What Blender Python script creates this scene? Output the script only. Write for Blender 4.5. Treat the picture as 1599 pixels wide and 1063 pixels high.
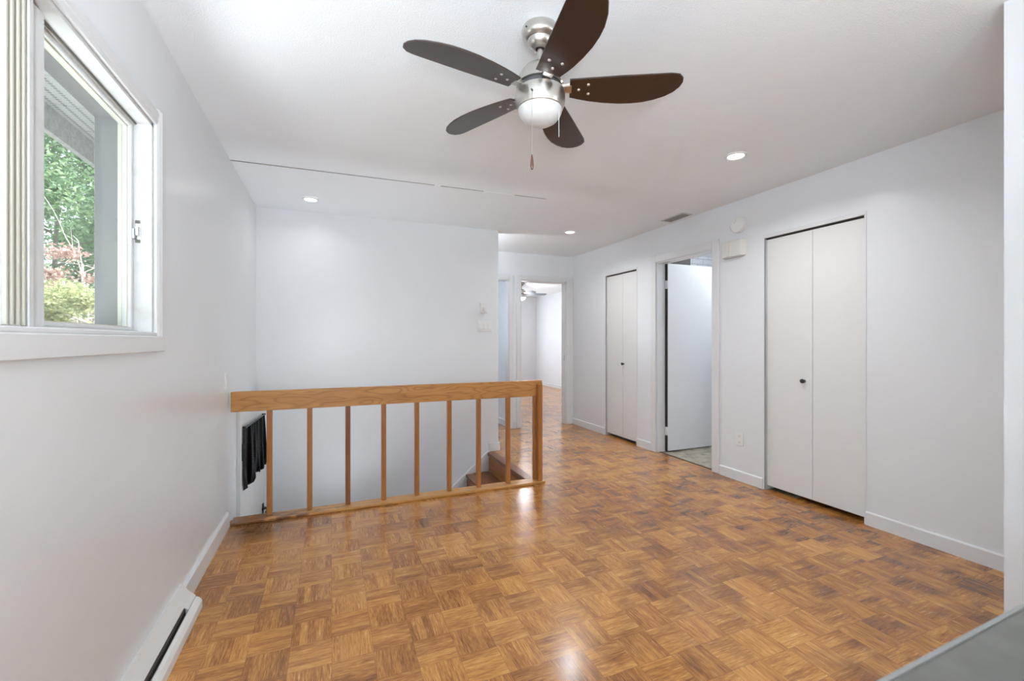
import bpy, bmesh, math, random
from mathutils import Vector, Matrix
R = math.radians
for o in list(bpy.data.objects): bpy.data.objects.remove(o)
scene = bpy.context.scene
COL = scene.collection

# ------------------------------------------------------------------ camera
cd = bpy.data.cameras.new('camera'); cam = bpy.data.objects.new('camera', cd); COL.objects.link(cam)
cam.location = (0, 0, 1.22); cam.rotation_euler = (R(90), 0, R(-22.4))
cd.sensor_fit = 'HORIZONTAL'; cd.sensor_width = 36.0; cd.lens = 36.0 * 685.0 / 1599.0
cd.clip_start = 0.02; cd.clip_end = 300
cd.dof.use_dof = True; cd.dof.focus_distance = 3.2; cd.dof.aperture_fstop = 4.5
scene.camera = cam
# ------------------------------------------------------------------ colour
vs = scene.view_settings
vs.view_transform = 'Standard'; vs.look = 'None'; vs.gamma = 1.0; vs.use_curve_mapping = False
vs.exposure = 0.2
# ------------------------------------------------------------------ sky, sun
w = bpy.data.worlds.new('world'); scene.world = w; w.use_nodes = True
wn = w.node_tree; wn.nodes.clear()
wo = wn.nodes.new('ShaderNodeOutputWorld'); wb = wn.nodes.new('ShaderNodeBackground')
sk = wn.nodes.new('ShaderNodeTexSky'); sk.sky_type = 'NISHITA'; sk.sun_disc = False
sk.sun_elevation = R(48); sk.sun_rotation = R(80); sk.air_density = 1.0; sk.dust_density = 3.0; sk.ozone_density = 1.0
hs = wn.nodes.new('ShaderNodeHueSaturation'); hs.inputs['Saturation'].default_value = 0.45
wb.inputs['Strength'].default_value = 0.7
wn.links.new(sk.outputs[0], hs.inputs['Color']); wn.links.new(hs.outputs[0], wb.inputs['Color']); wn.links.new(wb.outputs[0], wo.inputs[0])
sd = bpy.data.lights.new('sun', 'SUN'); sd.energy = 6.5; sd.angle = R(1.5); sd.color = (1, .95, .87)
so = bpy.data.objects.new('sun', sd); COL.objects.link(so)
so.rotation_euler = Vector((-0.72, 0.30, -0.85)).to_track_quat('-Z', 'Y').to_euler()
# ------------------------------------------------------------------ area lamps added for even light: stand-ins for window daylight, plus upward fills
def area(name, loc, direction, sx, sy, power, color=(1, 1, 1), spread=180):
    d = bpy.data.lights.new(name, 'AREA'); d.shape = 'RECTANGLE'; d.size = sx; d.size_y = sy
    d.energy = power; d.color = color; d.spread = R(spread)
    o = bpy.data.objects.new(name, d); COL.objects.link(o); o.location = loc
    o.rotation_euler = Vector(direction).to_track_quat('-Z', 'Y').to_euler(); return o
area('daylight_patio', (1.6, -4.30, 1.2), (0, 1, 0.35), 4.2, 2.1, 46, (.87, .945, 1))
area('daylight_kitchen', (4.35, -2.0, 1.45), (-1, .1, 0.35), 2.2, 1.6, 30, (.88, .945, 1))
area('fill_left_window', (-1.45, 1.20, .62), (1, .1, 1.0), 1.9, .8, 46, (.86, .93, 1))  # added fill lamp below the sill, tilted up like ground bounce
area('daylight_bedroom', (3.5, 11.05, 1.5), (0.1, -1, -.05), 1.5, 1.2, 36, (.80, .88, 1))
area('daylight_small_bedroom', (0.6, 8.3, 1.5), (0.6, -1, -.05), 1.2, 1.2, 30, (.70, .82, 1))
area('hall_fill', (1.0, 4.85, 1.93), (.25, .1, 1), .26, .14, 15, (.90, .95, 1))  # added fill lamp, brightens the hall ceiling from behind the stair wall
area('entry_fill', (-.02, 3.80, -.98), (.10, .06, 1), .44, .2, 4.6, (.88, .94, 1), 84)  # added fill lamp low in the stairwell, lifts the ceiling above it
area('kitchen_fill', (.0, -1.0, 1.32), (-0.16, .38, 1), .14, 1.4, 112, (.83, .915, 1), 162)  # added fill lamp behind the camera, aimed at the ceiling

# ================================================================== materials
MAT = {}
def mat(name, color=(.8, .8, .8), rough=.5, metal=0.0, spec=.5, emit=None, estr=0, coat=0, bump=None, noise=None, trans=0):
    m = bpy.data.materials.new(name); m.use_nodes = True; nt = m.node_tree
    b = nt.nodes['Principled BSDF']
    b.inputs['Base Color'].default_value = (*color, 1); b.inputs['Roughness'].default_value = rough
    b.inputs['Metallic'].default_value = metal; b.inputs['Specular IOR Level'].default_value = spec
    b.inputs['Coat Weight'].default_value = coat
    if trans: b.inputs['Transmission Weight'].default_value = trans
    if emit: b.inputs['Emission Color'].default_value = (*emit, 1); b.inputs['Emission Strength'].default_value = estr
    if bump or noise:
        g = nt.nodes.new('ShaderNodeNewGeometry')
    if bump:
        sc, st, dist = bump
        n = nt.nodes.new('ShaderNodeTexNoise'); n.inputs['Scale'].default_value = sc; n.inputs['Detail'].default_value = 3
        bp = nt.nodes.new('ShaderNodeBump'); bp.inputs['Strength'].default_value = st; bp.inputs['Distance'].default_value = dist
        nt.links.new(g.outputs['Position'], n.inputs['Vector']); nt.links.new(n.outputs['Fac'], bp.inputs['Height']); nt.links.new(bp.outputs[0], b.inputs['Normal'])
    if noise:
        sc, c2, lo, hi = noise
        n = nt.nodes.new('ShaderNodeTexNoise'); n.inputs['Scale'].default_value = sc; n.inputs['Detail'].default_value = 4
        r = nt.nodes.new('ShaderNodeValToRGB'); r.color_ramp.elements[0].position = lo; r.color_ramp.elements[1].position = hi
        r.color_ramp.elements[0].color = (*color, 1); r.color_ramp.elements[1].color = (*c2, 1)
        nt.links.new(g.outputs['Position'], n.inputs['Vector']); nt.links.new(n.outputs['Fac'], r.inputs[0]); nt.links.new(r.outputs[0], b.inputs['Base Color'])
    MAT[name] = m; return m
mat('wall_paint', (.81, .83, .85), .28, bump=(9, .05, .02))
mat('ceiling_paint', (.905, .945, .975), .9, bump=(150, .55, .004))
mat('trim_white', (.77, .775, .78), .35)
mat('door_white', (.80, .80, .785), .38)
mat('door_cool', (.79, .80, .81), .35)
mat('seam_shadow', (.28, .27, .25), .9)
mat('dark_gap', (.03, .028, .026), .8)
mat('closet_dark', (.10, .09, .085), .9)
mat('window_vinyl', (.68, .68, .67), .4, noise=(14, (.56, .55, .52), .55, .8))
mat('track_dark', (.34, .31, .27), .8)
mat('grime', (.16, .15, .13), .9)
mat('brickmould', (.15, .155, .16), .6, noise=(5, (.19, .185, .165), .4, .7))
mat('track_beige', (.62, .60, .50), .5)
mat('plastic_white', (.84, .84, .83), .35)
mat('plastic_cream', (.78, .76, .70), .45)
mat('plastic_grey', (.55, .55, .55), .5)
mat('slot_dark', (.06, .06, .06), .6)
mat('black_metal', (.012, .012, .013), .3)
mat('black_cloth', (.002, .002, .003), .24, spec=.3)
mat('heater_white', (.80, .79, .76), .4, noise=(25, (.70, .68, .64), .66, .72))
mat('heater_slot', (.055, .04, .03), .7)
mat('brushed_nickel', (.62, .59, .55), .28, metal=1.0)
mat('chrome', (.7, .7, .7), .15, metal=1.0)
mat('screw_metal', (.75, .71, .66), .35, metal=.9)
mat('fob_wood', (.10, .035, .015), .25, coat=.5)
mat('bowl_glass', (.66, .66, .65), .35, spec=.4)
mat('blade_brown', (.030, .015, .010), .30, coat=.25)
mat('blade_grey', (.10, .11, .13), .4)
mat('edge_highlight', (.17, .165, .155), .4)
mat('countertop', (.074, .070, .060), .5, noise=(22, (.096, .090, .078), .4, .65))
mat('cabinet_white', (.7, .7, .69), .4)
mat('lens_lit', (1, 1, 1), .5, emit=(1, .965, .91), estr=9)
mat('bowl_lit', (1, 1, 1), .5, emit=(.97, .97, 1), estr=14)
mat('vent_metal', (.30, .30, .29), .5)
mat('soffit_vinyl', (.62, .62, .61), .6)
mat('fascia', (.44, .44, .44), .7, bump=(60, .5, .01), noise=(40, (.55, .55, .55), .4, .6))
mat('siding', (.55, .55, .52), .7)
mat('roof_shingle', (.08, .08, .08), .9)
mat('grass', (.30, .30, .24), .9, noise=(2, (.42, .42, .36), .3, .7), bump=(30, .5, .05))
mat('bark', (.36, .32, .28), .8)
mat('bark_pale', (.75, .70, .66), .8)
def leafmat(name, c1, c2):
    m = mat(name, c1, .45); nt = m.node_tree; b = nt.nodes['Principled BSDF']
    oi = nt.nodes.new('ShaderNodeNewGeometry'); r = nt.nodes.new('ShaderNodeValToRGB')
    r.color_ramp.elements[0].color = (*c1, 1); r.color_ramp.elements[1].color = (*c2, 1)
    nt.links.new(oi.outputs['Random Per Island'], r.inputs[0]); nt.links.new(r.outputs[0], b.inputs['Base Color'])
    tr = nt.nodes.new('ShaderNodeBsdfTranslucent'); mx = nt.nodes.new('ShaderNodeMixShader'); mx.inputs[0].default_value = .35
    nt.links.new(r.outputs[0], tr.inputs[0]); nt.links.new(b.outputs[0], mx.inputs[1]); nt.links.new(tr.outputs[0], mx.inputs[2])
    nt.links.new(mx.outputs[0], nt.nodes['Material Output'].inputs[0]); return m
leafmat('leaf_green', (.16, .30, .16), (.42, .58, .34))
leafmat('leaf_dark', (.10, .20, .15), (.28, .42, .30))
leafmat('leaf_red', (.42, .26, .22), (.66, .50, .45))
leafmat('leaf_yellow', (.34, .42, .20), (.70, .70, .42))
def glass():
    m = bpy.data.materials.new('window_glass'); m.use_nodes = True; nt = m.node_tree; nt.nodes.clear()
    o = nt.nodes.new('ShaderNodeOutputMaterial'); t = nt.nodes.new('ShaderNodeBsdfTransparent'); g = nt.nodes.new('ShaderNodeBsdfGlossy')
    d = nt.nodes.new('ShaderNodeBsdfDiffuse'); d.inputs[0].default_value = (.8, .82, .84, 1)
    t.inputs[0].default_value = (.95, .97, .96, 1); g.inputs['Roughness'].default_value = .02
    f0 = nt.nodes.new('ShaderNodeLayerWeight'); f0.inputs[0].default_value = .5; f = nt.nodes.new('ShaderNodeMath'); f.operation = 'POWER'; f.inputs[1].default_value = 7.0; nt.links.new(f0.outputs['Facing'], f.inputs[0])
    m1 = nt.nodes.new('ShaderNodeMixShader'); m2 = nt.nodes.new('ShaderNodeMixShader'); m2.inputs[0].default_value = .07
    nt.links.new(f.outputs[0], m1.inputs[0]); nt.links.new(t.outputs[0], m1.inputs[1]); nt.links.new(g.outputs[0], m1.inputs[2])
    nt.links.new(m1.outputs[0], m2.inputs[1]); nt.links.new(d.outputs[0], m2.inputs[2]); nt.links.new(m2.outputs[0], o.inputs[0])
    MAT['window_glass'] = m
glass()

class NT:
    """tiny helper for math node graphs"""
    def __init__(s, m): s.nt = m.node_tree
    def n(s, t, **k):
        x = s.nt.nodes.new(t)
        for a, b in k.items(): setattr(x, a, b)
        return x
    def l(s, a, b): s.nt.links.new(a, b)
    def m(s, op, a, b=None, c=None, clamp=False):
        x = s.n('ShaderNodeMath', operation=op, use_clamp=clamp)
        for i, v in enumerate((a, b, c)):
            if v is None: continue
            if isinstance(v, (int, float)): x.inputs[i].default_value = v
            else: s.l(v, x.inputs[i])
        return x.outputs[0]
    def xyz(s, a, b, c):
        x = s.n('ShaderNodeCombineXYZ')
        for i, v in enumerate((a, b, c)):
            if isinstance(v, (int, float)): x.inputs[i].default_value = v
            else: s.l(v, x.inputs[i])
        return x.outputs[0]
    def ramp(s, fac, stops):
        r = s.n('ShaderNodeValToRGB'); e = r.color_ramp.elements
        while len(e) < len(stops): e.new(.5)
        for i, (p, c) in enumerate(stops): e[i].position = p; e[i].color = (*c, 1)
        s.l(fac, r.inputs[0]); return r.outputs[0]
    def mix(s, fac, a, b, mode='MIX'):
        x = s.n('ShaderNodeMix', data_type='RGBA', blend_type=mode)
        for i, v in ((0, fac), (6, a), (7, b)):
            if isinstance(v, (int, float)): x.inputs[i].default_value = v
            elif isinstance(v, tuple): x.inputs[i].default_value = (*v, 1)
            else: s.l(v, x.inputs[i])
        return x.outputs[2]

def parquet():
    m = mat('parquet', (.3, .14, .06), .3); N = NT(m); b = m.node_tree.nodes['Principled BSDF']
    g = N.n('ShaderNodeNewGeometry'); s = N.n('ShaderNodeSeparateXYZ'); N.l(g.outputs['Position'], s.inputs[0])
    T = .152
    px = N.m('DIVIDE', N.m('ADD', s.outputs[0], 10.03), T); py = N.m('DIVIDE', N.m('ADD', s.outputs[1], 10.06), T)
    cx = N.m('FLOOR', px); cy = N.m('FLOOR', py); fx = N.m('FRACT', px); fy = N.m('FRACT', py)
    chk = N.m('MODULO', N.m('ADD', cx, cy), 2.0)
    inv = N.m('SUBTRACT', 1.0, chk)
    across = N.m('ADD', N.m('MULTIPLY', fx, inv), N.m('MULTIPLY', fy, chk))
    along = N.m('ADD', N.m('MULTIPLY', fy, inv), N.m('MULTIPLY', fx, chk))
    a5 = N.m('MULTIPLY', across, 5.0); fi = N.m('FLOOR', a5); ff = N.m('FRACT', a5)
    wn1 = N.n('ShaderNodeTexWhiteNoise', noise_dimensions='3D'); N.l(N.xyz(cx, cy, fi), wn1.inputs['Vector'])
    wn2 = N.n('ShaderNodeTexWhiteNoise', noise_dimensions='2D'); N.l(N.xyz(cx, cy, 0), wn2.inputs['Vector'])
    gr = N.n('ShaderNodeTexNoise'); gr.inputs['Detail'].default_value = 5; gr.inputs['Scale'].default_value = 1.0; gr.inputs['Roughness'].default_value = .65
    N.l(N.xyz(N.m('MULTIPLY', across, 19.0), N.m('MULTIPLY', along, 1.7), N.m('ADD', N.m('MULTIPLY', wn1.outputs['Value'], 57.0), N.m('MULTIPLY', cx, 3.1))), gr.inputs['Vector'])
    gr2 = N.n('ShaderNodeTexNoise'); gr2.inputs['Detail'].default_value = 2; gr2.inputs['Scale'].default_value = 1.0
    N.l(N.xyz(N.m('MULTIPLY', across, 75.0), N.m('MULTIPLY', along, 4.5), N.m('MULTIPLY', wn1.outputs['Value'], 31.0)), gr2.inputs['Vector'])
    big = N.n('ShaderNodeTexNoise'); big.inputs['Scale'].default_value = 1.3; big.inputs['Detail'].default_value = 3; N.l(g.outputs['Position'], big.inputs['Vector'])
    v = N.m('ADD', N.m('MULTIPLY', wn1.outputs['Value'], .26), N.m('MULTIPLY', wn2.outputs['Value'], .18))
    v = N.m('ADD', v, N.m('MULTIPLY', N.m('SUBTRACT', gr.outputs['Fac'], .5), 1.05))
    v = N.m('ADD', v, N.m('MULTIPLY', N.m('SUBTRACT', gr2.outputs['Fac'], .5), .95))
    v = N.m('ADD', v, N.m('MULTIPLY', N.m('SUBTRACT', big.outputs['Fac'], .5), .7))
    v = N.m('ADD', v, .26, clamp=True)
    col = N.ramp(v, [(0.0, (.13, .042, .011)), (.28, (.30, .115, .026)), (.55, (.50, .215, .049)), (.8, (.64, .315, .082)), (1, (.76, .45, .14))])
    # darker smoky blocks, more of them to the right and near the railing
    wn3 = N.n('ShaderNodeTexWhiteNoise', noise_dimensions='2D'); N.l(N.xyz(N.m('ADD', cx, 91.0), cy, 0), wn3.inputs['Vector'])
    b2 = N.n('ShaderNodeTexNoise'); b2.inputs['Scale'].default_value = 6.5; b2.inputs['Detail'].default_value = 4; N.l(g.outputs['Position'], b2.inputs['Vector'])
    smudge_wt = N.m('ADD', .32, N.m('MULTIPLY', N.m('ADD', s.outputs[0], -.6), .34), clamp=True)
    dk = N.m('MULTIPLY', N.m('GREATER_THAN', N.m('ADD', wn3.outputs['Value'], N.m('MULTIPLY', chk, N.m('MULTIPLY', N.m('ADD', s.outputs[0], -.3), .24, clamp=True))), .60), N.m('MULTIPLY', N.m('SUBTRACT', b2.outputs['Fac'], .42), 4.5, clamp=True))  # blocks of one grain direction darker rightward, painting in their weaker glare
    smudge_wt = N.m('MULTIPLY', smudge_wt, N.m('MULTIPLY', N.m('SUBTRACT', 5.0, s.outputs[1]), .4, clamp=True))
    dk = N.m('MULTIPLY', N.m('MULTIPLY', dk, smudge_wt), .95)
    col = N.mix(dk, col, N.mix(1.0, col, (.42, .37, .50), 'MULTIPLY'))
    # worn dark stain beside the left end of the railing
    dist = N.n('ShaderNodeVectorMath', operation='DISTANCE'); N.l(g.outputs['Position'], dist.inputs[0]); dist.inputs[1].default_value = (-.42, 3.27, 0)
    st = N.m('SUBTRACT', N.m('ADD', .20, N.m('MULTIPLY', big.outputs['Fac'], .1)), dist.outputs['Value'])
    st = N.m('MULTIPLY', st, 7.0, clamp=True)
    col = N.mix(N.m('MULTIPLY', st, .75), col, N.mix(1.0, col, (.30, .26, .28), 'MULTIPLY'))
    e1 = N.m('MINIMUM', ff, N.m('SUBTRACT', 1.0, ff)); gap1 = N.m('LESS_THAN', e1, .022)
    e2 = N.m('MINIMUM', along, N.m('SUBTRACT', 1.0, along)); gap2 = N.m('LESS_THAN', e2, .006)
    gap = N.m('MAXIMUM', gap1, gap2)
    col = N.mix(N.m('MULTIPLY', gap, .5), col, (.10, .04, .018))
    N.l(col, b.inputs['Base Color'])
    rr = N.m('ADD', .17, N.m('MULTIPLY', gr.outputs['Fac'], .16)); N.l(rr, b.inputs['Roughness'])
    bp = N.n('ShaderNodeBump'); bp.inputs['Strength'].default_value = .18; bp.inputs['Distance'].default_value = .002
    h = N.m('SUBTRACT', N.m('ADD', N.m('MULTIPLY', gr2.outputs['Fac'], .5), N.m('MULTIPLY', wn1.outputs['Value'], .5)), gap)
    N.l(h, bp.inputs['Height']); N.l(bp.outputs[0], b.inputs['Normal'])
    b.inputs['Specular IOR Level'].default_value = .36; b.inputs['Coat Weight'].default_value = .35; b.inputs['Coat Roughness'].default_value = .16
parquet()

def oak(name, c0, c1, c2, axis=0, ring=1.0):
    m = mat(name, c1, .33); N = NT(m); b = m.node_tree.nodes['Principled BSDF']
    g = N.n('ShaderNodeTexCoord'); s = N.n('ShaderNodeSeparateXYZ'); N.l(g.outputs['Object'], s.inputs[0])
    sc = [30, 30, 30]; sc[axis] = 1.3
    v = N.xyz(*[N.m('MULTIPLY', s.outputs[i], sc[i]) for i in range(3)])
    n1 = N.n('ShaderNodeTexNoise'); n1.inputs['Scale'].default_value = 1; n1.inputs['Detail'].default_value = 6; N.l(v, n1.inputs['Vector'])
    sc2 = [13, 13, 13]; sc2[axis] = 2.3
    v2 = N.xyz(*[N.m('MULTIPLY', s.outputs[i], sc2[i]) for i in range(3)])
    n2 = N.n('ShaderNodeTexNoise'); n2.inputs['Scale'].default_value = 1; n2.inputs['Detail'].default_value = 1.5; N.l(v2, n2.inputs['Vector'])
    rings = N.m('FRACT', N.m('MULTIPLY', n2.outputs['Fac'], 9.0))
    rings = N.m('POWER', N.m('ABSOLUTE', N.m('SUBTRACT', N.m('MULTIPLY', rings, 2.0), 1.0)), 3.0)
    col = N.ramp(N.m('ADD', N.m('MULTIPLY', N.m('SUBTRACT', n1.outputs['Fac'], .5), 1.1), .5, clamp=True), [(0.15, c0), (.5, c1), (.85, c2)])
    col = N.mix(N.m('MULTIPLY', rings, .5 * ring), col, N.mix(1.0, col, (.52, .40, .30), 'MULTIPLY'))
    N.l(col, b.inputs['Base Color'])
oak('oak_rail', (.38, .160, .040), (.49, .225, .060), (.57, .29, .092), ring=1.35)
oak('oak_baluster', (.28, .100, .022), (.38, .148, .036), (.47, .205, .058), axis=2, ring=.4)
oak('oak_dark', (.17, .06, .02), (.24, .085, .028), (.32, .125, .04), axis=2, ring=.5)
oak('oak_plate', (.46, .215, .055), (.56, .28, .080), (.64, .35, .12), ring=.6)
oak('stair_wood', (.12, .038, .016), (.20, .068, .027), (.28, .11, .045), axis=1, ring=.5)
oak('stair_riser', (.30, .11, .03), (.38, .15, .045), (.46, .20, .065), axis=1, ring=.4)
def stained_plate():
    m = MAT['oak_plate']; N = NT(m); b = m.node_tree.nodes['Principled BSDF']
    src = b.inputs['Base Color'].links[0].from_socket
    g = N.n('ShaderNodeNewGeometry'); s = N.n('ShaderNodeSeparateXYZ'); N.l(g.outputs['Position'], s.inputs[0])
    n = N.n('ShaderNodeTexNoise'); n.inputs['Scale'].default_value = 9; N.l(N.xyz(s.outputs[0], N.m('MULTIPLY', s.outputs[1], 4.0), 0), n.inputs['Vector'])
    f = N.m('MULTIPLY', N.m('SUBTRACT', n.outputs['Fac'], N.m('ADD', .50, N.m('MULTIPLY', N.m('ADD', s.outputs[0], .1), .55))), 9.0, clamp=True)
    col = N.mix(N.m('MULTIPLY', f, .8), src, (.13, .05, .02)); N.l(col, b.inputs['Base Color'])
stained_plate()

def tiles(name, c1, c2, grout, bw, bh, rough, swz):
    m = mat(name, c1, rough); N = NT(m); b = m.node_tree.nodes['Principled BSDF']
    g = N.n('ShaderNodeNewGeometry'); s = N.n('ShaderNodeSeparateXYZ'); N.l(g.outputs['Position'], s.inputs[0])
    br = N.n('ShaderNodeTexBrick'); br.inputs['Scale'].default_value = 1; br.inputs['Brick Width'].default_value = bw; br.inputs['Row Height'].default_value = bh
    br.inputs['Mortar Size'].default_value = .003; br.inputs['Color1'].default_value = (*c1, 1); br.inputs['Color2'].default_value = (*c2, 1); br.inputs['Mortar'].default_value = (*grout, 1)
    N.l(N.xyz(s.outputs[swz[0]], s.outputs[swz[1]], 0), br.inputs['Vector']); N.l(br.outputs['Color'], b.inputs['Base Color'])
tiles('subway_tile', (.70, .71, .73), (.66, .67, .70), (.36, .36, .38), .20, .075, .2, (0, 2))
tiles('floor_tile', (.22, .18, .13), (.42, .36, .27), (.40, .36, .30), .06, .06, .4, (0, 1))

# ================================================================== geometry helpers
def newbm(): return bmesh.new()
def obj(name, bm, m, parent=None, smooth=False, autosmooth=False):
    me = bpy.data.meshes.new(name); bmesh.ops.recalc_face_normals(bm, faces=bm.faces[:]); bm.to_mesh(me); bm.free()
    if m: me.materials.append(MAT[m])
    if smooth:
        for p in me.polygons: p.use_smooth = True
        if autosmooth: me.set_sharp_from_angle(angle=R(35))
    o = bpy.data.objects.new(name, me); COL.objects.link(o)
    if parent: o.parent = parent
    return o
def box(bm, x0, x1, y0, y1, z0, z1, bev=0.0, seg=2):
    vs_ = [bm.verts.new((x, y, z)) for x in (x0, x1) for y in (y0, y1) for z in (z0, z1)]
    F = [(0, 1, 3, 2), (4, 6, 7, 5), (0, 4, 5, 1), (2, 3, 7, 6), (0, 2, 6, 4), (1, 5, 7, 3)]
    fs = [bm.faces.new([vs_[i] for i in f]) for f in F]
    if bev:
        es = list({e for f in fs for e in f.edges})
        bmesh.ops.bevel(bm, geom=es, offset=bev, segments=seg, affect='EDGES', profile=.5)
def bx(name, m, parent, x0, x1, y0, y1, z0, z1, bev=0.0, seg=2):
    b = newbm(); box(b, x0, x1, y0, y1, z0, z1, bev, seg); return obj(name, b, m, parent)
def lathe(bm, prof, seg=48, center=(0, 0, 0), axis='Z', cap=True):
    rings = []
    for r, z in prof:
        ring = []
        for i in range(seg):
            a = 2 * math.pi * i / seg
            p = (r * math.cos(a), r * math.sin(a), z)
            if axis == 'X': p = (p[2], p[0], p[1])
            if axis == 'Y': p = (p[0], p[2], p[1])
            ring.append(bm.verts.new((p[0] + center[0], p[1] + center[1], p[2] + center[2])))
        rings.append(ring)
    for a, b in zip(rings, rings[1:]):
        for i in range(seg):
            j = (i + 1) % seg; bm.faces.new((a[i], a[j], b[j], b[i]))
    if cap:
        bm.faces.new(rings[0]); bm.faces.new(rings[-1])
def tube(bm, p0, p1, r0, r1=None, seg=8):
    r1 = r0 if r1 is None else r1
    p0 = Vector(p0); p1 = Vector(p1); d = (p1 - p0).normalized(); q = d.to_track_quat('Z', 'Y')
    rs = []
    for p, r in ((p0, r0), (p1, r1)):
        rs.append([bm.verts.new(p + q @ Vector((r * math.cos(2 * math.pi * i / seg), r * math.sin(2 * math.pi * i / seg), 0))) for i in range(seg)])
    for i in range(seg):
        j = (i + 1) % seg; bm.faces.new((rs[0][i], rs[0][j], rs[1][j], rs[1][i]))
    bm.faces.new(rs[0]); bm.faces.new(rs[1])
def prism(bm, pts, lo, hi, axis):
    """extrude a 2-D outline along an axis: X -> pts are (y,z); Y -> (x,z); Z -> (x,y)"""
    def P(a, b, t): return {'X': (t, a, b), 'Y': (a, t, b), 'Z': (a, b, t)}[axis]
    A = [bm.verts.new(P(a, b, lo)) for a, b in pts]; B = [bm.verts.new(P(a, b, hi)) for a, b in pts]
    bm.faces.new(A); bm.faces.new(B)
    n = len(pts)
    for i in range(n):
        j = (i + 1) % n; bm.faces.new((A[i], A[j], B[j], B[i]))
def slab(bm, u0, u1, v0, v1, t0, t1, holes, plane):
    """solid slab with rectangular holes. plane 'X': u=y v=z t=x ; 'Y': u=x v=z t=y ; 'Z': u=x v=y t=z"""
    us = sorted({u0, u1, *[min(max(h[i], u0), u1) for h in holes for i in (0, 1)]})
    vs_ = sorted({v0, v1, *[min(max(h[i], v0), v1) for h in holes for i in (2, 3)]})
    def P(u, v, t): return {'X': (t, u, v), 'Y': (u, t, v), 'Z': (u, v, t)}[plane]
    nu, nv = len(us) - 1, len(vs_) - 1
    def solid(i, j):
        if i < 0 or j < 0 or i >= nu or j >= nv: return False
        cu = (us[i] + us[i + 1]) / 2; cv = (vs_[j] + vs_[j + 1]) / 2
        return not any(h[0] < cu < h[1] and h[2] < cv < h[3] for h in holes)
    cache = {}
    def V(i, j, k):
        if (i, j, k) not in cache: cache[(i, j, k)] = bm.verts.new(P(us[i], vs_[j], (t0, t1)[k]))
        return cache[(i, j, k)]
    for i in range(nu):
        for j in range(nv):
            if not solid(i, j): continue
            for k in (0, 1): bm.faces.new((V(i, j, k), V(i + 1, j, k), V(i + 1, j + 1, k), V(i, j + 1, k)))
            if not solid(i - 1, j): bm.faces.new((V(i, j, 0), V(i, j + 1, 0), V(i, j + 1, 1), V(i, j, 1)))
            if not solid(i + 1, j): bm.faces.new((V(i + 1, j, 0), V(i + 1, j + 1, 0), V(i + 1, j + 1, 1), V(i + 1, j, 1)))
            if not solid(i, j - 1): bm.faces.new((V(i, j, 0), V(i + 1, j, 0), V(i + 1, j, 1), V(i, j, 1)))
            if not solid(i, j + 1): bm.faces.new((V(i, j + 1, 0), V(i + 1, j + 1, 0), V(i + 1, j + 1, 1), V(i, j + 1, 1)))
def tag(o, label=None, cat=None, group=None, kind=None):
    if label: o['label'] = label
    if cat: o['category'] = cat
    if group: o['group'] = group
    if kind: o['kind'] = kind
    return o
def empty(name, loc=(0, 0, 0)):
    o = bpy.data.objects.new(name, None); o.empty_display_size = .1; COL.objects.link(o); o.location = loc; return o
def struct(name, bm, m, label=None, smooth=False):
    return tag(obj(name, bm, m, None, smooth), label, None, None, 'structure')
def sbox(name, m, label, *a, **k):
    b = newbm(); box(b, *a, **k); return struct(name, b, m, label)
def smooth_(o, ang=35):
    for p in o.data.polygons: p.use_smooth = True
    o.data.set_sharp_from_angle(angle=R(ang)); return o

CH = 2.44                 # ceiling height
XL, XLo = -.63, -.80      # left wall faces
XR = 3.285                # right wall
LOW = -1.26               # entry landing
# ================================================================== shell
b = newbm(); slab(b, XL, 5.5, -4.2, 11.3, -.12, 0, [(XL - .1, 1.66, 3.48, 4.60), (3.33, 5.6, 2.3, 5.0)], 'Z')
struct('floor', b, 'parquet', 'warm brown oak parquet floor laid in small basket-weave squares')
b = newbm(); box(b, 3.33, 5.5, 2.3, 5.0, -.12, -.002); struct('floor_bathroom', b, 'floor_tile', 'beige mottled small tile floor inside the bathroom doorway')
b = newbm(); box(b, XL, 1.72, 3.4, 4.68, LOW - .1, LOW); struct('floor_landing', b, 'stair_wood', 'entry landing at the foot of the stairs')
sbox('ceiling', 'ceiling_paint', 'white stippled ceiling', -.80, 5.6, -4.32, 11.4, CH, CH + .12)
# shallow panel of ceiling over the stairwell, its edge fading out to the right
b = newbm()
P_ = [(-.629, 3.468, .004), (1.71, 3.38, .0012), (1.72, 3.53, .0006), (1.72, 4.559, .0006), (-.629, 4.559, .005)]
A_ = [b.verts.new((x, y, CH - d)) for x, y, d in P_]; B_ = [b.verts.new((x, y, CH + .01)) for x, y, d in P_]
b.faces.new(A_); b.faces.new(B_)
for i in range(5): j = (i + 1) % 5; b.faces.new((A_[i], A_[j], B_[j], B_[i]))
struct('trim_1', b, 'ceiling_paint', 'slightly lowered ceiling patch over the stairwell')
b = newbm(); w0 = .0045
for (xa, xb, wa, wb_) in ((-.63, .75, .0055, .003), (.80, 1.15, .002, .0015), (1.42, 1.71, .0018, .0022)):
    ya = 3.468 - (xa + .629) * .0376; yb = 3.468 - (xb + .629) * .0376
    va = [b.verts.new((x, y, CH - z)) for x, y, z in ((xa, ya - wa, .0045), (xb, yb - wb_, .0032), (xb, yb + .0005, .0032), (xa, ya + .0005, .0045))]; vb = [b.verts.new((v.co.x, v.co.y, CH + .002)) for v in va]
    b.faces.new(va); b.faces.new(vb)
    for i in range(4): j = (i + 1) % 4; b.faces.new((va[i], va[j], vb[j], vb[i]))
struct('seam_shadow_strip', b, 'seam_shadow', 'thin dark strip painted as the shadow line of the ceiling patch edge')  # dark strip over the step face paints its shadow line
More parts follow.
